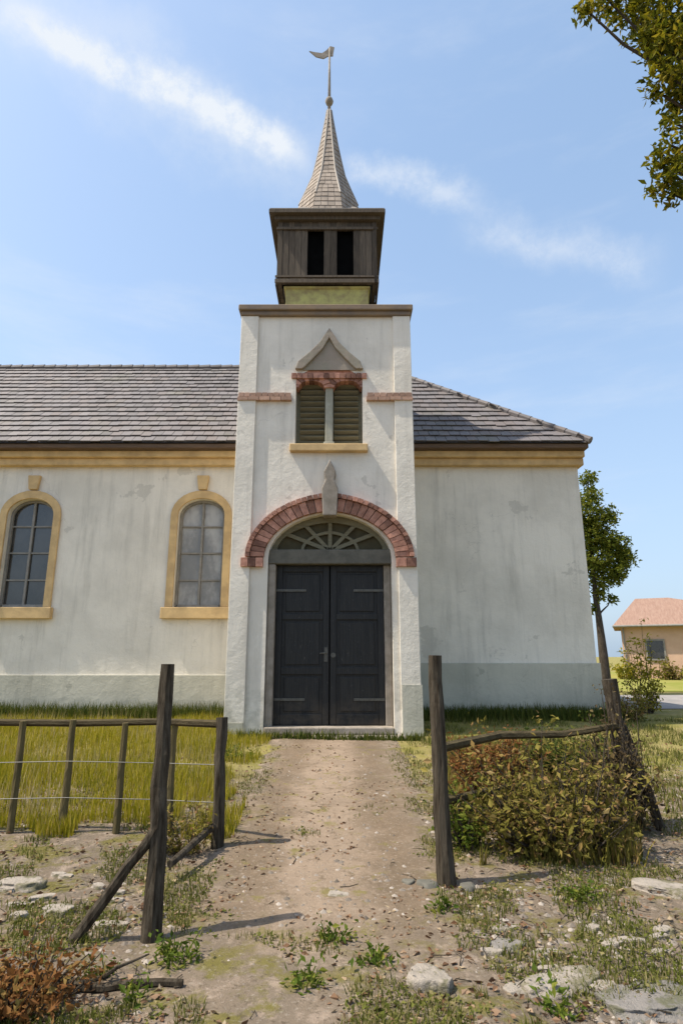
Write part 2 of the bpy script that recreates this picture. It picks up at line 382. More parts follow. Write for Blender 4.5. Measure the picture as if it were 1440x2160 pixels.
mb.box(NX1+.003, NX1+.1, NY-.003, NY+7.4, NZ-.02, NZ+.17); mb.box(NX1+.003, NX1+.097, NY-.003, NY+7.4, NZ+.17, NZ+.34)
mb.build('eave_cornice', M_ochre, church, bevel=.02)
mb = MB(); mb.box(NX0-.3, -2.2, NY-.52, NY+.3, NZ+.345, NZ+.46); mb.box(1.6, NX1+.13, NY-.52, NY+.3, NZ+.345, NZ+.46); mb.box(NX1-.3, NX1+.13, NY+.3, NY+7.9, NZ+.345, NZ+.46)
mb.build('eave_boards', M_eave, church, bevel=.01)
# roof: every tile a small slab
EZ, RY, RZ, EYF, RX = NZ+.47, 18.7, 11.3, NY-.58, 1.25
EXR = NX1+.17; EYB = 2*RY-EYF
def tile_slope(mb, o, u, v, length, height, inside):
    nrm = u.cross(v).normalized(); tw, th = .27, .34; rows = int(height/th)+1
    for r in range(rows):
        off = (r % 2)*tw/2
        for c in range(-1, int(length/tw)+2):
            a = c*tw + off; b = r*th
            if b > height - .02 or not inside(a + tw/2, b + th/2): continue
            j = random.uniform(-.016, .016) - (.05 if random.random() < .012 else 0); hh = min(th*1.18, height - b + .03); lift = .006 + random.uniform(0, .012)
            p = o + u*(a+.006) + v*(b + j)
            q = [p + nrm*(.045+lift), p + u*(tw-.012) + nrm*(.045+lift), p + u*(tw-.012) + v*hh + nrm*.012, p + v*hh + nrm*.012]
            d = nrm*-.022; mb.add(q + [x + d for x in q], [(0,1,2,3),(0,4,5,1),(1,5,6,2),(3,7,4,0)])
vF = Vector((0, RY-EYF, RZ-EZ)); hF = vF.length; vF.normalize()
mb = MB(); LF = EXR - (NX0-.4)
def insF(a, b):
    X = NX0-.4 + a; return X < EXR - (EXR-RX)*b/hF + .03 and not (-2.05 < X < 1.45 and b < 1.7)
tile_slope(mb, Vector((NX0-.4, EYF, EZ)), Vector((1,0,0)), vF, LF, hF, insF)
vH = Vector((RX-EXR, 0, RZ-EZ)); hH = vH.length; vH.normalize()
def insH(a, b):
    Y = EYF + a; return EYF + (RY-EYF)*b/hH - .03 < Y < EYB - (RY-EYF)*b/hH + .03
tile_slope(mb, Vector((EXR, EYF, EZ)), Vector((0,1,0)), vH, EYB-EYF, hH, insH)
b0 = len(mb.v)
mb.add([(NX0-.4,EYF,EZ),(EXR,EYF,EZ),(RX,RY,RZ),(NX0-.4,RY,RZ),(NX0-.4,EYB,EZ),(EXR,EYB,EZ)], [(0,1,2,3),(1,5,2),(5,4,3,2),(0,3,4)])
x = NX0-.4
while x < RX: mb.tube([(x,RY,RZ+.03),(x+.4,RY,RZ+.045)], [.10,.115], 8); x += .38
hp0, hp1 = Vector((EXR,EYF,EZ+.05)), Vector((RX,RY,RZ+.05)); nn = int((hp1-hp0).length/.36)
for k in range(nn): mb.tube([hp0.lerp(hp1,k/nn), hp0.lerp(hp1,(k+1.1)/nn)], [.105,.09], 8)
mb.build('nave_roof', M_roof, church, fix=False)
# nave windows
for i, c in enumerate(wins):
    g = MB().prism(arch_pts(c, WW-.01, WZ0+.005, WZS, WR-.005), NY+.20, NY+.21).build('window', M_glassd if i == 2 else M_glass, church)
    fr = MB(); fr.band(arc(c, WW-.14, WZS, WR-.07, 14, z0=WZ0+.08), arc(c, WW-.012, WZS, WR-.006, 14, z0=WZ0+.01), NY+.13, NY+.198)
    fr.box(c-WW/2+.07, c+WW/2-.07, NY+.135, NY+.195, WZ0+.01, WZ0+.08); fr.box(c-.028, c+.028, NY+.14, NY+.196, WZ0+.08, WZS+WR-.075)
    for z in (3.55, 4.25, 4.95): fr.box(c-WW/2+.072, c+WW/2-.072, NY+.15, NY+.194, z-.02, z+.02)
    fr.build('frame', M_frame, g)
    sr = MB(); sr.band(arc(c, WW+.004, WZS, WR+.002, 14, z0=WZ0), arc(c, WW+.38, WZS, WR+.22, 14, z0=WZ0), NY-.07, NY-.003)
    sr.prism([(c-.11, WZS+WR+.236), (c-.16, WZS+WR+.62), (c+.16, WZS+WR+.62), (c+.11, WZS+WR+.236)], NY-.11, NY-.003)
    sr.build('surround', M_ochre, g, bevel=.015)
    MB().box(c-.86, c+.86, NY-.16, NY-.003, WZ0-.29, WZ0-.004).build('sill', M_ochre, g, bevel=.02)
# tower
TX0, TX1, TY, TD, TZ = -2.2, 1.49, 12.0, 3.9, 9.12
TM = (TX0+TX1)/2
TC = -.24          # the portal's axis
DW, DZ = 2.3, 3.62
portal_in = arch_pts(TC, 2.52, .0, 3.62, .93, 20, .08)
wcx, ww, wz0, wz1 = -.27, 1.46, 6.05, 7.62
whole = [(wcx-ww/2, wz0), (wcx+ww/2, wz0)] + [(wcx+ww/2*(1-k/6)*1 - 0, wz1 + .34*math.sin(math.pi/2*k/6)) for k in range(0, 7)] + [(wcx-ww/2*(k/6), wz1 + .34*math.cos(math.pi/2*k/6)) for k in range(1, 7)]
mb = MB(); wall_with_holes(mb, TX0, TX1, 0, TZ, TY, [portal_in, whole], .42)
mb.add([(TX1,TY,0),(TX1,TY+TD,0),(TX1,TY+TD,TZ),(TX1,TY,TZ)], [(0,1,2,3)])
mb.add([(TX0,TY,0),(TX0,TY+TD,0),(TX0,TY+TD,TZ),(TX0,TY,TZ)], [(0,3,2,1)])
mb.add([(TX0,TY+TD,0),(TX1,TY+TD,0),(TX1,TY+TD,TZ),(TX0,TY+TD,TZ)], [(0,3,2,1)])
mb.build('tower_wall', M_wall, church, fix=False)
MB().box(TX0+.05, TX1-.05, TY+.9, TY+TD-.1, .3, TZ-.05).build('tower_shade_fill', M_dark, church)  # solid black box standing in for the unlit inside of the tower
for x0, x1 in ((TX0-.05, TX0+.34), (TX1-.34, TX1+.05)): mb = MB(); mb.box(x0, x1, TY-.06, TY-.003, 0.0, 9.117); mb.build('corner_strip', M_wall, church, bevel=.01)
MB().box(TX1-.32, TX1+.07, TY-.085, TY-.062, 0, 1.12).build('tower_plinth', M_plinth, church); MB().box(TX0-.07, TX0+.32, TY-.085, TY-.062, 0, .42).build('tower_plinth', M_plinth, church)
def brick_row(mb, x0, x1, y0, y1, z0, z1, bw=.24):
    n = max(1, round((x1-x0)/bw)); w = (x1-x0)/n
    for k in range(n): d = random.uniform(-.006, .006); mb.box(x0+k*w+.005, x0+(k+1)*w-.005, y0+d, y1, z0, z1)
for x0, x1 in ((TX0-.06, wcx-ww/2-.08), (wcx+ww/2+.08, TX1+.06)):
    mb = MB(); brick_row(mb, x0, x1, TY-.10, TY-.001, 7.06, 7.14); brick_row(mb, x0+.02, x1-.02, TY-.085, TY-.001, 7.15, 7.235, .13)
    mb.build('string_course', M_brick_pale, church)
mb = MB(); mb.box(TX0-.06, TX1+.06, TY-.10, TY+TD+.05, 9.12, 9.22); mb.box(TX0-.11, TX1+.11, TY-.16, TY+TD+.1, 9.22, 9.355)
mb.build('tower_cornice', M_corn, church, bevel=.02)
mb = MB(); mb.ngon(TM, TY+TD/2, [(2.72, 9.365), (1.5, 9.62), (1.3, 9.66)], 4, math.pi/4); mb.build('tower_roof', M_roof, church)
# portal
mb = MB()
def voussoirs(mb, cx, w, zs, rise, tk, y0, y1, n, point, a0=0, a1=math.pi):
    def P(a, k): x, z = math.cos(a), math.sin(a); return (cx + x*(w/2+k), zs + (rise+k)*(z*(1-point) + point*(1-abs(x))))
    for i in range(n):
        a, b = a0 + (a1-a0)*(i+.05)/n, a0 + (a1-a0)*(i+.95)/n; d = random.uniform(-.012, .012)
        mb.prism([P(a, 0), P(a, tk), P((a+b)/2, tk), P(b, tk), P(b, 0), P((a+b)/2, 0)], y0+d, y1)
voussoirs(mb, TC, 2.68, 3.62, .96, .27, TY-.12, TY-.002, 30, .08)
voussoirs(mb, TC, 3.24, 3.62, 1.24, .09, TY-.17, TY-.002, 44, .08)
brick_row(mb, TC-1.80, TC-1.35, TY-.13, TY-.002, 3.42, 3.60, .17); brick_row(mb, TC+1.35, TC+1.76, TY-.13, TY-.002, 3.42, 3.60, .17)
mb.build('portal_arch', M_brick_trim, church)
mb = MB(); mb.prism([(TC-.02-.10+.1, 4.78), (TC+.24, 4.78), (TC+.17, 5.2), (TC+.1, 5.42), (TC+.06, 5.7), (TC, 5.62), (TC-.04, 5.42), (TC-.08, 5.2)], TY-.22, TY-.18)
mb = MB(); cxk = -.24; mb.prism([(cxk-.14, 4.45), (cxk+.14, 4.45), (cxk+.17, 5.02), (cxk+.09, 5.22), (cxk+.13, 5.38), (cxk, 5.66), (cxk-.13, 5.38), (cxk-.09, 5.22), (cxk-.17, 5.02)], TY-.25, TY-.002)
mb.build('portal_keystone', M_stone, church, bevel=.02)
tym = MB().prism(arch_pts(TC, 2.50, 3.80, 3.80, .74, 20, .1), TY+.30, TY+.36).build('tympanum', M_tymp, church)
mb = MB(); mb.band(arc(TC, 2.2, 3.80, .60, 20, .1), arc(TC, 2.495, 3.80, .735, 20, .1), TY+.2, TY+.298)
mb.band(arc(TC, 1.1, 3.80, .36, 16, .1), arc(TC, 1.22, 3.80, .42, 16, .1), TY+.22, TY+.298)
for a in (35, 62, 90, 118, 145):
    ca, sa = math.cos(R(a)), math.sin(R(a)); p0 = Vector((TC+ca*.1, 0, 3.80+sa*.05)); p1 = Vector((TC+ca*1.12, 0, 3.80+sa*.62)); q = Vector((-sa, 0, ca))*.04
    mb.prism([((p0-q).x, (p0-q).z), ((p1-q).x, (p1-q).z), ((p1+q).x, (p1+q).z), ((p0+q).x, (p0+q).z)], TY+.215, TY+.292)
mb.build('tympanum_tracery', M_olive, tym)
MB().box(TC-1.255, TC+1.255, TY+.06, TY+.41, 3.50, 3.80).build('door_lintel', M_lintel, church, bevel=.02)
for s in (-1, 1): MB().box(TC+s*1.18-.072, TC+s*1.18+.072, TY+.08+(.14 if s > 0 else 0), TY+.41, .3, 3.497).build('door_jamb', M_stone, church, bevel=.02)
for s in (-1, 1):
    x0, x1 = (TC-1.105, TC-.008) if s < 0 else (TC+.008, TC+1.105)
    mb = MB(); mb.box(x0, x1, TY+.30, TY+.36, .34, 3.495)
    st = .13
    for a, b, z0, z1 in ((x0+.003, x0+st, .345, 3.49), (x1-st, x1-.003, .345, 3.49)): mb.box(a, b, TY+.265, TY+.299, z0, z1)
    for z0, z1 in ((.345, .55), (1.30, 1.44), (2.38, 2.5), (3.36, 3.49)): mb.box(x0+st+.001, x1-st-.001, TY+.267, TY+.299, z0, z1)
    for z0, z1 in ((.60, 1.25), (1.49, 2.33), (2.55, 3.31)): mb.box(x0+st+.07, x1-st-.07, TY+.278, TY+.2995, z0, z1)
    d = mb.build('door', M_door2, church, bevel=.012)
    xh = x0 if s < 0 else x1
    for z in (.80, 2.95): MB().box(min(xh, xh-s*.62), max(xh, xh-s*.62), TY+.250, TY+.262, z, z+.05).build('hinge', M_iron, d, bevel=.003)
    if s < 0:
        h = MB(); h.box(x1-.10, x1-.03, TY+.255, TY+.264, 1.55, 1.83); h.tube([(x1-.065, TY+.255, 1.72), (x1-.065, TY+.20, 1.72), (x1-.19, TY+.19, 1.715)], [.014,.014,.011], 8); h.build('handle', M_iron, d)
    else:
        h = MB(); h.ngon(x0+.065, 0, [(.05, 0), (.05, .01)], 12); h.v = [(a, TY+.264-c, 1.68 + b) for a, b, c in h.v]; h.build('lock_plate', M_iron, d)
mb = MB(); mb.box(TC-1.45, TC+1.45, TY-.45, TY+.5, .05, .20); mb.box(TC-1.25, TC+1.25, TY-.02, TY+.5, .20, .335); mb.build('doorstep', M_stone, church, bevel=.025)
# upper twin window
g = MB().box(wcx-ww/2+.003, wcx+ww/2-.003, TY+.30, TY+.34, wz0+.003, wz1+.03).build('belfry_window', M_olive, church)
mb = MB()
for cx in (wcx-.375, wcx+.375):
    for k in range(11): z = wz0+.12+k*.135; mb.box(cx-.27, cx+.27, -.05, .05, -.012, .012, Matrix.Translation((0, TY+.24, z)) @ Matrix.Rotation(R(-38), 4, 'X'))
mb.build('louvre', M_olive, g)
mb = MB(); mb.box(wcx-.085, wcx+.085, TY+.06, TY+.29, wz0+.003, wz1-.05); mb.box(wcx-.13, wcx+.13, TY+.03, TY+.29, wz1-.05, wz1+.06); mb.box(wcx-.12, wcx+.12, TY+.03, TY+.29, wz0+.003, wz0+.1)
mb.build('column', M_column, g, bevel=.02)
mb = MB()
for cx in (wcx-.39, wcx+.39): voussoirs(mb, cx, .56, wz1-.22, .16, .16, TY+.0, TY+.27, 9, 0)
mb.prism([(wcx-ww/2+.004, wz1-.02), (wcx+ww/2-.004, wz1-.02)] + whole[2:-1][::1] , TY+.02, TY+.26)
brick_row(mb, wcx-ww/2-.10, wcx+ww/2+.10, TY-.05, TY-.002, wz1-.02, wz1+.10, .12)
mb.build('brick_head', M_brick_trim, g)
def hood(p, k, z0=7.80):
    o = [(.66+k, z0), (.60+k*.9, z0+.10+k), (.38+k*.6, z0+.32+k), (.17+k*.5, z0+.56+k), (0, z0+.86+k*1.6)]
    return [(p+a, b) for a, b in o] + [(p-a, b) for a, b in reversed(o[:-1])]
MB().band(hood(wcx, -.06), hood(wcx, .09), TY-.10, TY-.002).build('hood_moulding', M_hood, church, bevel=.015)
MB().prism(hood(wcx, -.062), TY-.035, TY-.003).build('hood_panel', M_hood, church)
MB().box(wcx-ww/2-.10, wcx+ww/2+.10, TY-.14, TY+.28, wz0-.17, wz0-.003).build('tower_sill', M_ochre, church, bevel=.02)
# belfry
BX, BY, BH = -.35, 13.75, 1.20
z0b, z1b = 10.40, 12.20
mb = MB(); mb.box(BX-1.0, BX+1.0, BY-1.08, BY+.95, 9.55, z0b-.03); mb.box(BX-1.04, BX+1.04, BY-1.12, BY+1.0, z0b-.10, z0b-.034)
mb.build('belfry_base', M_lichen, church, bevel=.015)
MB().box(BX-BH+.14, BX+BH-.14, BY-BH+.14, BY+BH-.14, z0b+.02, z1b-.02).build('belfry_shade_fill', M_dark, church)  # solid black box painted as the shade behind the belfry openings
mb = MB()
for k in range(4):
    Mx = Matrix.Translation((BX, BY, 0)) @ Matrix.Rotation(math.pi/2*k, 4, 'Z')
    def boards(a, b, za, zb):
        n = max(1, round((b-a)/.15)); w = (b-a)/n
        for j in range(n): d = random.uniform(-.008, .008); mb.box(a+j*w+.003, a+(j+1)*w-.003, -BH+d, -BH+.10, za, zb+random.uniform(-.006, .006), Mx)
    boards(-BH+.11, -.48, z0b+.16, z1b-.30); boards(.64, BH-.11, z0b+.16, z1b-.30); boards(-.08, .24, z0b+.16, z1b-.30)
    boards(-BH+.11, BH-.11, z0b, z0b+.152); boards(-BH+.11, BH-.11, z1b-.292, z1b)
    mb.box(-BH-.012, -BH+.105, -BH-.012, -BH+.105, z0b, z1b, Mx)
    for z, e, h in ((z0b-.03, .05, .10), (z0b+.12, .045, .05), (z1b-.34, .045, .07)): mb.box(-BH-e, BH+e-.11, -BH-e, -BH-.014, z, z+h, Mx)
mb.build('belfry', M_belfry, church, fix=True)
mb = MB(); mb.box(BX-BH-.22, BX+BH+.22, BY-BH-.22, BY+BH+.22, z1b+.003, z1b+.10); mb.box(BX-BH-.1, BX+BH+.1, BY-BH-.1, BY+BH+.1, z1b-.10, z1b)
mb.build('spire_eave', M_belfry, church)
mb = MB()
q2 = math.sqrt(2)
mb.ngon(BX, BY, [((BH+.20)*q2, z1b+.104), ((BH+.20)*q2, z1b+.14), (.98*q2, z1b+.36), (.70*q2, z1b+.78)], 4, math.pi/4)
mb.build('spire_skirt', M_spire, church)
sp = [(.98, z1b+.50), (.84, 13.35), (.66, 13.85), (.47, 14.4), (.36, 14.95), (.26, 15.5), (.17, 16.05), (.10, 16.5), (.06, 16.8)]
mb = MB(); prev = None
def spr(z):
    for (ra, za), (rb, zb) in zip(sp, sp[1:]):
        if z <= zb: return ra + (rb-ra)*(z-za)/(zb-za)
    return sp[-1][0]
z = sp[0][1]; row = 0
while z < sp[-1][1] - .02:
    z2 = min(z+.17, sp[-1][1]); ra, rb = spr(z)+.022, spr(z2)+.004
    for k in range(8):
        a0, a1 = math.pi/8 + k*math.pi/4, math.pi/8 + (k+1)*math.pi/4; n = max(1, round(2*ra*math.sin(math.pi/8)/.17))
        def P(r, zz, t): return (BX + r*(math.cos(a0)*(1-t)+math.cos(a1)*t), BY + r*(math.sin(a0)*(1-t)+math.sin(a1)*t), zz)
        for j in range(n):
            t0, t1 = j/n+.01, (j+1)/n-.01; dz = random.uniform(-.012, .008)
            mb.add([P(ra, z+dz, t0), P(ra, z+dz, t1), P(rb, z2+.012, t1), P(rb, z2+.012, t0), P(ra-.03, z+dz, t0), P(ra-.03, z+dz, t1)], [(0,1,2,3),(4,5,1,0)])
    z = z2
mb.ngon(BX, BY, sp, 8)
mb.build('spire', M_shing, church, fix=False)
mb = MB()
for k in range(8):
    a = math.pi/8 + k*math.pi/4; mb.tube([(BX+r*math.cos(a), BY+r*math.sin(a), z) for r, z in sp[1:]], [.032]*(len(sp)-1), 6)
mb.build('spire_ridge', M_spire, church)
mb = MB(); mb.tube([(BX, BY, 16.7), (BX, BY, 19.1)], [.05, .026], 8); mb.ngon(BX, BY, [(.02,17.0),(.09,17.06),(.12,17.15),(.09,17.24),(.02,17.3)], 12)
mb.build('spire_mast', M_stone, church, smooth=True)
mb = MB(); vz = 18.8; mb.prism([(BX-.03, vz), (BX-.18, vz-.10), (BX-.40, vz-.03), (BX-.60, vz+.18), (BX-.46, vz+.14), (BX-.34, vz+.12), (BX-.22, vz+.10), (BX-.1, vz+.2), (BX+.02, vz+.36), (BX+.14, vz+.32), (BX+.12, vz+.2), (BX+.10, vz)], BY-.015, BY+.015)
mb.build('weather_vane', M_stone, church)

# ------------------------------------------------------------------ wooden posts and fences
def post_mesh(base, top, r0, r1, n=9):
    b, t = Vector(base), Vector(top); pts = []
    for k in range(n+1):
        p = b.lerp(t, k/n); p.x += .015*noise.noise(Vector((k*.7, b.x*3, 1))); p.y += .015*noise.noise(Vector((k*.7, b.x*3, 7))); pts.append(p)
    return MB().tube(pts, [r0 + (r1-r0)*k/n for k in range(n+1)] , 9, .22)
pL = empty('wooden_post', (-1.13, 4.04, gz(-1.13, 4.04)), 'leaning dark wooden post with a slanting brace left of the path', 'post', 'old gate posts')
post_mesh((-1.13, 4.04, -.12), (-1.19, 4.2, 1.60), .062, .045).build('post_shaft', M_wood, pL)
post_mesh((-1.63, 4.02, -.05), (-1.15, 4.08, .62), .036, .03, 6).build('brace', M_wood, pL)
pR = empty('wooden_post', (.75, 4.91, gz(.75, 4.91)), 'tall dark wooden post on the right edge of the path, stones at its foot', 'post', 'old gate posts')
post_mesh((.78, 4.91, -.1), (.76, 4.98, 1.66), .07, .052).build('post_shaft', M_wood, pR)
for dx, dy, r in ((-.15, -.02, .075), (-.29, .05, .05), (.14, -.05, .06)):
    bm = bmesh.new(); bmesh.ops.create_icosphere(bm, subdivisions=3, radius=1)
    for v in bm.verts:
        k = 1 + .5*noise.noise(v.co*1.1 + Vector((dx*40, 0, 0))) + .15*noise.noise(v.co*3 + Vector((dx*9, 3, 0)))
        v.co = Vector((.78+dx + v.co.x*k*r*1.1, 4.9+dy + v.co.y*k*r, gz(.78, 4.9)+.005 + max(-.5, min(.6, v.co.z*k))*r*.8))
    mb = MB(); bm.verts.ensure_lookup_table(); mb.add([v.co for v in bm.verts], [tuple(x.index for x in f.verts) for f in bm.faces]); bm.free()
    mb.build('packing_stone', M_lintel, pR, smooth=True)
pF = empty('wooden_post', (2.9, 6.4, gz(2.9, 6.4)), 'dark wooden corner post standing at the right end of the shrub', 'post')
post_mesh((2.9, 6.4, -.1), (2.80, 6.45, 1.42), .085, .075).build('post_shaft', M_wood, pF)
post_mesh((3.12, 6.3, -.05), (2.86, 6.42, 1.0), .05, .04, 6).build('brace', M_wood, pF)

FY = 6.1
fence = empty('picket_fence', (-3, FY, gz(-3, FY)), 'rustic wooden fence of widely spaced pickets in front of the grass', 'fence')
mb = MB(); mb.tube([(-9+k*.8, FY+.05+.02*math.sin(k), 1.02+.02*noise.noise(Vector((k*1.3,0,0)))) for k in range(10)] + [(-1.12, FY-.2, 1.03)], [.036]*11, 7, .2); mb.build('rail', M_rail, fence)
for h in (.36, .68): MB().tube([(-9+k*.8, FY-.045, h-.015*(k%2)) for k in range(10)] + [(-1.12, FY-.24, h)], [.004]*11, 5).build('wire', M_iron, fence)
x = -1.62; k = 0
while x > -8.6:
    h = 1.05 + random.uniform(-.03, .04)
    post_mesh((x, FY, gz(x, FY)-.05), (x+random.uniform(-.03, .03), FY, h), .036, .03, 5).build('picket', M_picket, fence)
    x -= .485 + random.uniform(-.03, .03)
post_mesh((-1.09, 5.75, -.08), (-1.11, 5.82, 1.1), .058, .05, 7).build('end_post', M_wood, fence)
post_mesh((-1.12, 5.75, .2), (-1.30, 5.0, .12), .03, .028, 4).build('brace', M_wood, fence)
f2 = empty('rail_fence', (2, 6.3, gz(2, 6.3)), 'low two-rail wooden fence running behind the tangled shrub', 'fence')
mb = MB(); mb.tube([(.86, 5.6, .86), (1.5, 6.0, .92), (2.2, 6.25, .90), (2.85, 6.4, .97)], [.04, .038, .036, .034], 7, .2); mb.build('rail', M_rail, f2)
mb = MB(); mb.tube([(.84, 5.6, .42), (1.5, 6.0, .45), (2.2, 6.25, .44), (2.85, 6.4, .5)], [.036, .034, .034, .032], 7, .2); mb.build('rail', M_rail, f2)

# ------------------------------------------------------------------ vegetation
def leaf(mb, p, size, up=None, asp=.45):
    d = Vector((random.gauss(0,1), random.gauss(0,1), random.gauss(0,.8))) if up is None else up
    d.normalize(); s = d.cross(Vector((random.gauss(0,1), random.gauss(0,1), random.gauss(0,1)))).normalized(); n = d.cross(s)
    L = size*random.uniform(.7, 1.25); w = L*asp
    mb.add([p, p+d*L*.45+s*w*.5+n*L*.06, p+d*L-n*L*.12, p+d*L*.45-s*w*.5+n*L*.06], [(0,1,2),(0,2,3)])
def limb(mb, a, b, r0, r1, n=6, wob=.12, seed=0):
    a, b = Vector(a), Vector(b); L = (b-a).length; pts = []
    for k in range(n+1):
        t = k/n; v = Vector((noise.noise(Vector((t*2.5, seed, 0))), noise.noise(Vector((t*2.5, seed, 5))), noise.noise(Vector((t*2.5, seed, 9)))))
        pts.append(a.lerp(b, t) + v*L*wob*math.sin(math.pi*t))
    mb.tube(pts, [r0+(r1-r0)*k/n for k in range(n+1)], 7, .12); return pts
def tree(name, label, base, trunk_top, clumps, leafm, lsize, per, group=None):
    t = empty(name, base, label, 'tree', group)
    tr = MB(); pts = limb(tr, base, trunk_top, .03*(Vector(trunk_top)-Vector(base)).length+.03, .05, 8, .05, base[0])
    cr = MB()
    for i, (cx, cy, cz, r) in enumerate(clumps):
        c = Vector((cx, cy, cz)); s = min(pts, key=lambda p: (p-c).length + (2 if p.z > cz else 0))
        limb(tr, s, c, .045, .012, 5, .12, i*1.7)
        for j in range(int(per*r*r*8)):
            v = Vector((random.gauss(0,1), random.gauss(0,1), random.gauss(0,1))).normalized()*r*(random.random()**.45)
            v *= 1 + .45*noise.noise((c+v)*(1.6/max(r,.3)))
            if noise.noise((c+v)*(2.2/max(r,.3))) < -.18: continue
            leaf(cr, c+v, lsize)
    tr.build('trunk', M_bark, t, smooth=True); cr.build('crown', leafm, t, fix=False); return t

# overhanging tree at the right: its trunk stands outside the frame
cl = []
for px, py, r, Y in ((1290,-10,.30,6.2),(1250,15,.20,6.1),(1345,10,.36,6.4),(1410,30,.40,6.2),(1440,90,.34,6.0),(1400,90,.24,6.0),(1420,150,.27,6.0),(1395,185,.16,6.1),(1440,200,.2,6.2),(1425,300,.17,6.0),(1432,350,.19,6.0),(1408,395,.17,6.1),(1432,400,.16,6.1),(1400,340,.15,6.1),(1425,250,.13,6.0),(1405,60,.3,6.1),(1380,75,.2,6.1),(1470,330,.3,6.2),(1400,-60,.5,6.3),(1480,60,.5,6.3),(1500,200,.45,6.2),(1300,-90,.4,6.4),(1560,0,.7,6.4),(1600,200,.7,6.4),(1500,-150,.8,6.5),(1700,-100,.9,6.5),(1700,150,.9,6.5)):
    p = at(px-14, py+6, Y=Y); cl.append((p.x, p.y, p.z, r))
tree('broadleaf_tree', 'olive green leafy branches hanging in from the upper right corner', (6.4, 6.6, 0), (5.9, 6.5, 7.6), cl, M_olivel, .105, 520)
# tree behind the church's right corner
cl = []
for px, py, r in ((1240,1010,.4),(1245,1050,.5),(1250,1100,.65),(1280,1090,.5),(1270,1140,.7),(1300,1150,.6),(1285,1195,.7),(1315,1180,.5),(1265,1225,.5),(1250,1180,.7),(1235,1130,.7),(1262,1255,.3),(1290,1262,.22),(1250,1285,.18),(1210,1080,.8),(1205,1180,.9),(1300,1215,.4)):
    p = at(px, py, Y=24); cl.append((p.x, p.y, p.z, r))
b = at(1275, 1440, Z=.2)
tree('small_tree', 'green tree rising behind the right corner of the church', (10.3, 24, .2), (10.2, 24, 6.2), cl, M_treeg, .17, 330)

def shrub(name, label, base, rx, ry, h, mat, lsize, n, nstem, cat='shrub', group=None, stemm=None):
    t = empty(name, base, label, cat, group); b = Vector(base); st = MB(); tips = []
    for i in range(nstem):
        a = random.uniform(0, 2*math.pi); q = random.random()**.5; k = 1 + (.28 if random.random() < .18 else 0)
        hh = .72 + .5*noise.noise(Vector((math.cos(a)*1.5*q+base[0], math.sin(a)*1.5*q, 3)))
        e = b + Vector((math.cos(a)*rx*q*k, math.sin(a)*ry*q*k, h*random.uniform(.45, 1)*k*hh*1.25*(1-.3*q*q)))
        pts = limb(st, b + Vector((math.cos(a)*rx*.35*q, math.sin(a)*ry*.35*q, -.03)), e, .011 if h > .5 else .004, .003, 4, .2, i*.9+base[0]); tips += pts[1:]
    st.build('stem', stemm or M_bark, t); lf = MB()
    for j in range(n):
        p = random.choice(tips) + Vector((random.gauss(0,.07), random.gauss(0,.07), random.gauss(0,.06)))*(1 if h > .5 else .4)
        if p.z > b.z: leaf(lf, p, lsize*random.choice((.45, .6, .8, 1, 1.15)), asp=random.uniform(.35, .6))
    lf.build('foliage', mat, t, fix=False); return t
def onground(px, py):
    p = at(px, py, Z=0); 
    for _ in range(3): p = at(px, py, Z=gz(p.x, p.y))
    return (p.x, p.y, p.z)
shrub('shrub', 'wide tangled olive and brown shrub beside the right hand post', onground(1170, 1800), .78, .42, .84, M_bush, .066, 5600, 130)
shrub('shrub', 'rust orange leaved shrub against the rails just right of the tall post', onground(1045, 1715), .42, .22, .88, M_rust, .065, 3000, 44)
shrub('shrub', 'narrow dark green shrub hugging the tall right hand post', onground(985, 1790), .22, .2, .62, M_weed, .06, 800, 18)
shrub('shrub', 'low dark green bush at the church corner on the right', (6.75, 14.6, .2), .4, .4, .7, M_bush, .08, 1500, 26)
shrub('shrub', 'yellow green bush past the church corner in the sun', (8.1, 16.6, .2), .45, .4, 2.3, M_grass, .1, 1500, 26)
shrub('shrub', 'olive green undergrowth behind the two-rail fence, nearer the tall post', onground(1060, 1650), .75, .5, .62, M_bush, .066, 4200, 90)
shrub('shrub', 'olive green undergrowth behind the two-rail fence, nearer the corner post', onground(1215, 1650), .8, .5, .72, M_green, .066, 4200, 90)
shrub('shrub', 'dark brown twiggy bush wrapped around the right hand corner post', onground(1312, 1752), .32, .26, 1.15, M_browny, .055, 3200, 90)
shrub('shrub', 'small brown shrub growing close to the left leaning post', onground(392, 1800), .28, .2, .5, M_bush, .05, 900, 20)
for px, py, r, h, n, lab in ((374, 2030, .14, .16, 260, 'bright green leafy weed right of the leaning post foot'), (700, 1990, .09, .12, 150, 'small green weed in the middle of the path foot'),
        (500, 1600, .3, .22, 400, 'green weeds by the doorstep on its left side'), (640, 2080, .12, .09, 170, 'low green weed in the foreground left of centre'),
        (790, 2040, .12, .08, 170, 'low green weed just right of the foreground centre'), (1230, 1900, .16, .12, 200, 'small green weed in the bare ground below the shrub'),
        (935, 1925, .08, .12, 120, 'yellow green weed at the foot of the tall post'), (230, 2060, .07, .1, 80, 'tiny yellowish weed beside the fallen branch'),
        (1170, 2125, .14, .08, 150, 'flat green weed among the pale stones at lower right'), (290, 2110, .08, .08, 90, 'flat green weed below the fallen branch')):
    shrub('weed', lab, onground(px, py), r, r, h, M_weed, .045, n, 14, 'weed', 'weeds growing on the bare ground', M_weed)
shrub('fern', 'dry rust brown fern in the lower left corner', onground(25, 2125), .37, .28, .25, M_rust, .05, 2200, 90, 'fern')

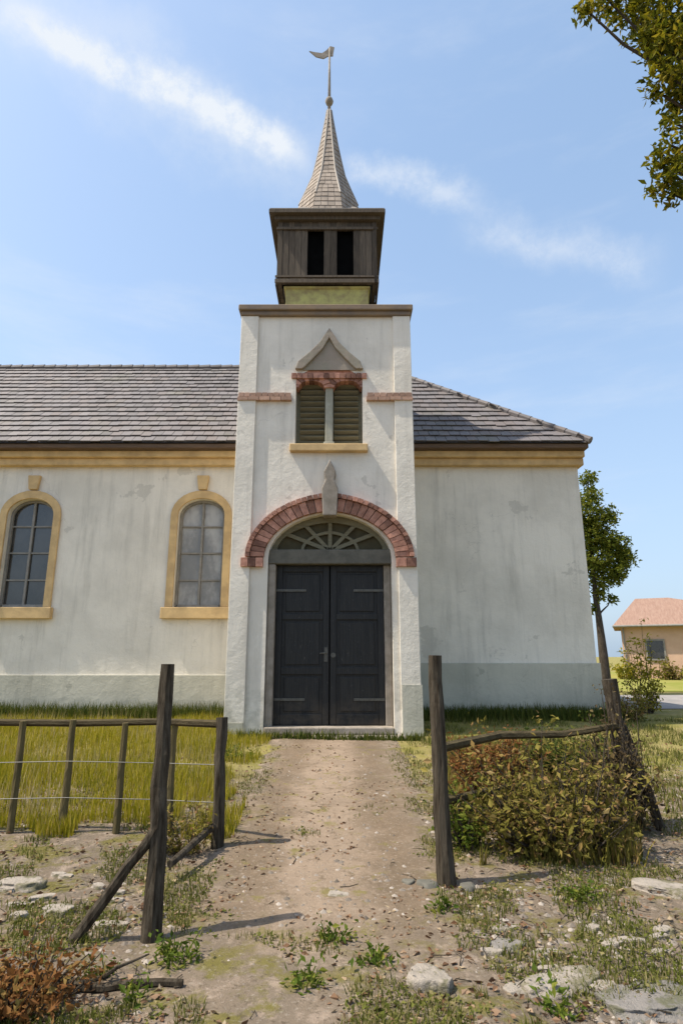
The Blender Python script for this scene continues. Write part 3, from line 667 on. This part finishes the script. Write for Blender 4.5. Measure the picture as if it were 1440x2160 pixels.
def blades(name, mat, pts, hmin, hmax, width, lean=.35):
    v, f = [], []
    for (x, y, s) in pts:
        z = gz(x, y) if y < 19 and abs(x) < 16 else .2
        a = random.uniform(0, 2*math.pi); h = random.uniform(hmin, hmax)*s; w = width*random.uniform(.7, 1.3)
        dx, dy = math.cos(a)*w, math.sin(a)*w; b = random.uniform(0, 2*math.pi); l = lean*h*random.random()
        lx, ly = math.cos(b)*l, math.sin(b)*l; n = len(v)
        v += [(x-dx, y-dy, z-.01), (x+dx, y+dy, z-.01), (x+lx*.4+dx*.7, y+ly*.4+dy*.7, z+h*.55), (x+lx*.4-dx*.7, y+ly*.4-dy*.7, z+h*.55), (x+lx, y+ly, z+h)]
        f += [(n, n+1, n+2, n+3), (n+3, n+2, n+4)]
    me = bpy.data.meshes.new(name); me.from_pydata(v, [], f); me.materials.append(mat)
    o = bpy.data.objects.new(name, me); C.objects.link(o); return tag(o, kind='stuff')
pts = []
while len(pts) < 60000:                       # meadow behind the left fence, up to the nave wall
    y = 5.95 + 8.9*random.random()**1.5; x = random.uniform(-9.5, -1.0 if y < 7 else -1.25)
    if y > 11.8 and x > -2.35: continue
    if y < 6.4 and noise.noise(Vector((x*1.6, y*1.6, 2))) < .05: continue
    if x > -2.0 and noise.noise(Vector((x*1.4, y*1.4, 8))) < (x+2.0)*.45-.25: continue
    pts.append((x, y, .55 + .9*max(0, .5+noise.noise(Vector((x*.8, y*.8, 0))))))
tag(blades('meadow_grass', M_grass, pts, .07, .19, .0052), 'yellow green meadow grass behind the rustic left fence', 'grass')
seeds = []
while len(seeds) < 2600:
    y = 6.1 + 8.4*random.random()**1.4; x = random.uniform(-9.3, -1.3)
    if y > 11.8 and x > -2.4 or noise.noise(Vector((x*.7, y*.7, 31))) < 0: continue
    seeds.append((x, y, 1))
M_seed = leafmat('dry_grass_stalks', [(0, (.30,.24,.09)), (.6, (.42,.34,.15)), (1, (.5,.42,.22))])
tag(blades('seeding_grass', M_seed, seeds, .2, .42, .0035, .3), 'taller straw coloured stalks standing in the left meadow', 'grass')
pts = []
while len(pts) < 30000:                      # ragged tufts on the bare ground
    y = 3.0 + 9*random.random()**1.3; x = random.uniform(-.62*y-.4, .62*y+.4)
    k = noise.noise(Vector((x*1.5, y*1.5, 4))) + .5*noise.noise(Vector((x*5, y*5, 4)))
    onpath = -.95 < x < .7 and y > 4.1
    if k < (.62 if onpath else .12): continue
    if y > 11.9 and -2.4 < x < 1.8: continue
    pts.append((x, y, .7))
tag(blades('grass_tufts', M_tuft, pts, .03, .10, .004, .8), 'scattered short grass tufts over the bare earth', 'grass')
pts = [(random.uniform(-9.5, -2.3), 14.88-abs(random.gauss(0, .16)), random.uniform(.6, 1.5)) for _ in range(9000)] + [(random.uniform(1.7, 6.6), 14.85-abs(random.gauss(0, .2)), random.uniform(.6, 1.3)) for _ in range(7000)]
pts += [(random.uniform(-1.9, 1.5), 11.52-abs(random.gauss(0, .07)), random.uniform(.2, .7)) for _ in range(1500)]
tag(blades('wall_foot_growth', M_green, pts, .14, .34, .010, .5), 'dark green growth along the foot of the church walls', 'ground cover')
pts = [(random.uniform(1.4, 9), random.uniform(6.8, 14.6), random.uniform(.4, 1)) for _ in range(26000)]
pts = [p for p in pts if noise.noise(Vector((p[0]*.9, p[1]*.9, 6))) > -.1]
tag(blades('rough_grass', M_tuft, pts, .06, .17, .006, .6), 'rough brownish grass between the shrub and the right church wall', 'grass')

mb = MB()
n = 0
while n < 16000:
    y = 2.9 + 7*random.random()**1.6; x = random.uniform(-.62*y-.3, .62*y+.3)
    k = noise.noise(Vector((x*1.5, y*1.5, 4))) + .6*noise.noise(Vector((x*4, y*4, 9)))
    if k < (.55 if -.95 < x < .7 and y > 4.1 else .14): continue
    n += 1; leaf(mb, Vector((x, y, gz(x, y)+random.uniform(.004, .03))), random.uniform(.012, .03), Vector((random.gauss(0,1), random.gauss(0,1), abs(random.gauss(0,.35)))), .7)
tag(mb.build('clover_mat', M_tuft, fix=False), 'low matted green and straw coloured ground plants between the stones', 'ground cover', kind='stuff')
pts = []
while len(pts) < 12000:
    y = random.uniform(5.3, 10.5); x = random.uniform(.155*y+.08, .44*y+.1)
    if y < 6.2 and noise.noise(Vector((x*1.7, y*1.7, 12))) < 0: continue
    pts.append((x, y, random.uniform(.5, 1)))
tag(blades('tall_rough_growth', M_bush, pts, .12, .34, .009, .6), 'olive brown knee high growth filling the plot right of the tall post', 'rough growth')
# gravel, leaves, stones
def pebble(mb, x, y, z, r):
    sx, sy, sz = r*random.uniform(.7, 1.3), r*random.uniform(.7, 1.3), r*random.uniform(.35, .7); a = random.random()*3
    vs = []
    for (u, v, w) in ((1,0,0),(.3,.9,0),(-.8,.5,0),(-.7,-.7,0),(.5,-.9,0),(.1,0,1),(0,0,-1)):
        X, Y2 = u*sx, v*sy; vs.append((x+X*math.cos(a)-Y2*math.sin(a), y+X*math.sin(a)+Y2*math.cos(a), z+w*sz+random.uniform(-.15,.15)*sz))
    mb.add(vs, [(0,1,5),(1,2,5),(2,3,5),(3,4,5),(4,0,5),(1,0,6),(2,1,6),(3,2,6),(4,3,6),(0,4,6)])
def gravmat():
    m = MAT('pebbles', rough=.9, spec=.2); m.col(m.ramp(m.island(), [(0,(.11,.09,.07)),(.4,(.18,.15,.12)),(.75,(.26,.22,.18)),(1,(.37,.32,.27))])); return m.m
mb = MB()
for _ in range(9000):
    y = 2.9 + 7*random.random()**1.9; x = random.uniform(-.62*y-.3, .62*y+.3)
    if noise.noise(Vector((x*1.1, y*1.1, 11))) + .25*(x/y) < -.12: continue
    pebble(mb, x, y, gz(x, y)+(.010 if -.8 < x < .6 and y > 4.2 else 0), random.choice((.007,.01,.014,.014,.022,.03))*(1 if x > -.5 else .8))
tag(mb.build('gravel', gravmat(), fix=False), 'loose grey and tan pebbles scattered on the earth', 'gravel', kind='stuff')
mb = MB()
for _ in range(8500):
    y = 2.9 + 8*random.random()**1.5; x = random.uniform(-.62*y-.3, .62*y+.3)
    if noise.noise(Vector((x*.9, y*.9, 21))) < -.05 - (.35 if abs(x) > .8 else 0): continue
    leaf(mb, Vector((x, y, gz(x, y)+.018)), random.uniform(.022, .05), Vector((random.gauss(0,1), random.gauss(0,1), random.gauss(0,.12))), .6)
tag(mb.build('fallen_leaves', M_dead, fix=False), 'dry brown leaves scattered over the ground', 'leaves', kind='stuff')
mb = MB()
for _ in range(420):
    y = 3.0 + 6*random.random()**1.6; x = random.uniform(-.6*y-.2, .6*y+.2); a = random.uniform(0, 6.28); L = random.uniform(.04, .17); z = gz(x, y)+.02
    if abs(x+.1) < .7 and random.random() < .8: continue
    mb.tube([(x, y, z), (x+math.cos(a)*L*.5, y+math.sin(a)*L*.5, z+random.uniform(0, .02)), (x+math.cos(a+.3)*L, y+math.sin(a+.3)*L, z)], [.0035, .003, .002], 4)
tag(mb.build('twigs', M_wood, fix=False), 'small dry twigs strewn over the bare earth', 'twigs', kind='stuff')
M_pale = simple('pale_limestone', (.37, .32, .265), (.26, .225, .18), 7, .9, .2, 1, dist=.03, moss=(.13, .12, .05))
M_greyst = simple('grey_field_stone', (.25, .225, .20), (.18, .165, .145), 7, .9, .2, 1, dist=.03, moss=(.11, .11, .05))
def rock(label, px, py, w, d, h, mat):
    x, y, z = onground(px, py); bm = bmesh.new(); bmesh.ops.create_icosphere(bm, subdivisions=4, radius=1); sd = px*.01
    for v in bm.verts:
        k = 1 + .34*noise.noise(v.co*1.3 + Vector((sd, 0, 0))) + .16*noise.noise(v.co*3.1 + Vector((sd, 3, 0))) + .07*noise.noise(v.co*8)
        v.co = Vector((max(-.8, min(.8, v.co.x*k))*w/1.6, v.co.y*k*d/2, max(-.4, min(.55, v.co.z*k))*h))
    me = bpy.data.meshes.new('stone'); bm.to_mesh(me); bm.free(); me.materials.append(mat)
    me.polygons.foreach_set('use_smooth', [True]*len(me.polygons))
    o = bpy.data.objects.new('stone', me); C.objects.link(o); o.location = (x, y, z-.12*h); o.rotation_euler = (0, 0, sd % 1 - .5)
    tag(o, label, 'stone', 'stones lying in the foreground')
for a in (('pale upright stone nearest the bottom centre right', 905, 2085, .24, .2, .16, M_pale), ('long flat pale stone at the lower right', 1185, 2075, .46, .22, .07, M_pale),
          ('pale stone at the right edge below the corner post', 1400, 1880, .42, .3, .10, M_pale), ('small grey stone behind the upright pale stone', 1070, 2000, .2, .16, .06, M_greyst),
          ('grey stone at the left edge of the ground', 45, 1870, .34, .22, .09, M_pale), ('small tan stone left of the brace foot', 118, 1925, .2, .16, .07, M_pale),
          ('flat dark grey slab in the bottom right corner', 1370, 2110, .5, .35, .05, M_greyst), ('small pale stone low in the middle of the path', 715, 1890, .16, .13, .04, M_pale)):
    rock(*a)
rs = random.Random(5)
_st = random.getstate(); random.seed(9)
for k in range(16): rock('small pale broken stone among the rubble at the lower right', rs.uniform(1010, 1430), rs.uniform(1960, 2130), rs.uniform(.07, .17), rs.uniform(.06, .12), rs.uniform(.03, .06), M_pale)
for k in range(12): rock('small pale broken stone in the bare ground before the left fence', rs.uniform(5, 250), rs.uniform(1800, 1960), rs.uniform(.07, .18), rs.uniform(.06, .13), rs.uniform(.03, .06), M_pale)
random.setstate(_st)
fb = empty('fallen_branch', onground(190, 2095), 'dark brown branch lying across the lower left foreground', 'branch')
mb = MB(); p0, p1 = Vector(onground(-20, 2085)), Vector(onground(385, 2088)); limb(mb, p0+Vector((0,0,.03)), p1+Vector((0,0,.03)), .03, .018, 8, .04, 3)
mb.build('branch_stem', M_wood, fb)
mb = MB(); limb(mb, p0.lerp(p1, .5)+Vector((0,0,.03)), p0.lerp(p1, .75)+Vector((.02,.16,.09)), .014, .004, 4, .1, 5); limb(mb, p0.lerp(p1, .3)+Vector((0,0,.03)), p0.lerp(p1, .42)+Vector((0,-.16,.05)), .012, .004, 4, .1, 8)
mb.build('twig', M_wood, fb)

# ------------------------------------------------------------------ house in the distance
M_peach = simple('peach_render', (.60, .40, .28), (.54, .35, .24), 1.2, .9, .2, .2)
M_tile = simple('terracotta_roof', (.33, .215, .16), (.27, .165, .12), 1.5, .85, .2, .9, (6, 1, 1), dist=.05)
hs = empty('house', (19.4, 42, .2), 'low peach coloured house with a terracotta roof beyond the meadow', 'house')
hx0, hx1, hy0, hy1, hz = 19.4, 31, 42, 50, 3.7
mb = MB(); mb.box(hx0, hx1, hy0, hy1, .1, hz); mb.build('wall', M_peach, hs)
rfo = MB().add([(hx0-.5,hy0-.5,hz),(hx1+.5,hy0-.5,hz),(hx1+.5,hy1+.5,hz),(hx0-.5,hy1+.5,hz),(hx0+1.2,46,5.9),(hx0+3.4,46,5.9)], [(0,1,5,4),(1,2,5),(2,3,4,5),(3,0,4),(0,3,2,1)]).build('roof', M_tile, hs)
MB().tube([(hx0-.5, hy0-.56, hz-.02), (hx1+.5, hy0-.56, hz-.02)], [.08, .08], 8).build('gutter', M_frame, hs)
MB().tube([(hx0+.15, hy0-.1, hz-.1), (hx0+.15, hy0-.1, .2)], [.05, .05], 8).build('downpipe', M_frame, hs)
for wx in (20.9, 23.6, 26.5):
    w = MB().box(wx, wx+1.0, hy0-.04, hy0-.004, 1.5, 2.7).build('window', M_glassd, hs)
    f = MB(); f.box(wx-.1, wx, hy0-.08, hy0-.004, 1.4, 2.8); f.box(wx+1.0, wx+1.1, hy0-.08, hy0-.004, 1.4, 2.8); f.box(wx, wx+1, hy0-.08, hy0-.004, 2.7, 2.8); f.box(wx, wx+1, hy0-.09, hy0-.004, 1.4, 1.5); f.build('frame', M_frame, w)
hs.rotation_euler = (0, 0, R(-25))
for i, (x, y, r, h, lab) in enumerate(((18.6, 40, 1.0, 1.5, 'yellow green bush left of the distant house'), (20.6, 38.5, .9, 1.2, 'tan bush before the distant house front'), (22.8, 39.5, 1.1, 1.1, 'round pale bush before the right of the distant house'))):
    shrub('bush', lab, (x, y, .2), r, r*.7, h, M_grass if i != 1 else M_bush, .22, 900, 16, 'bush', 'bushes before the distant house')
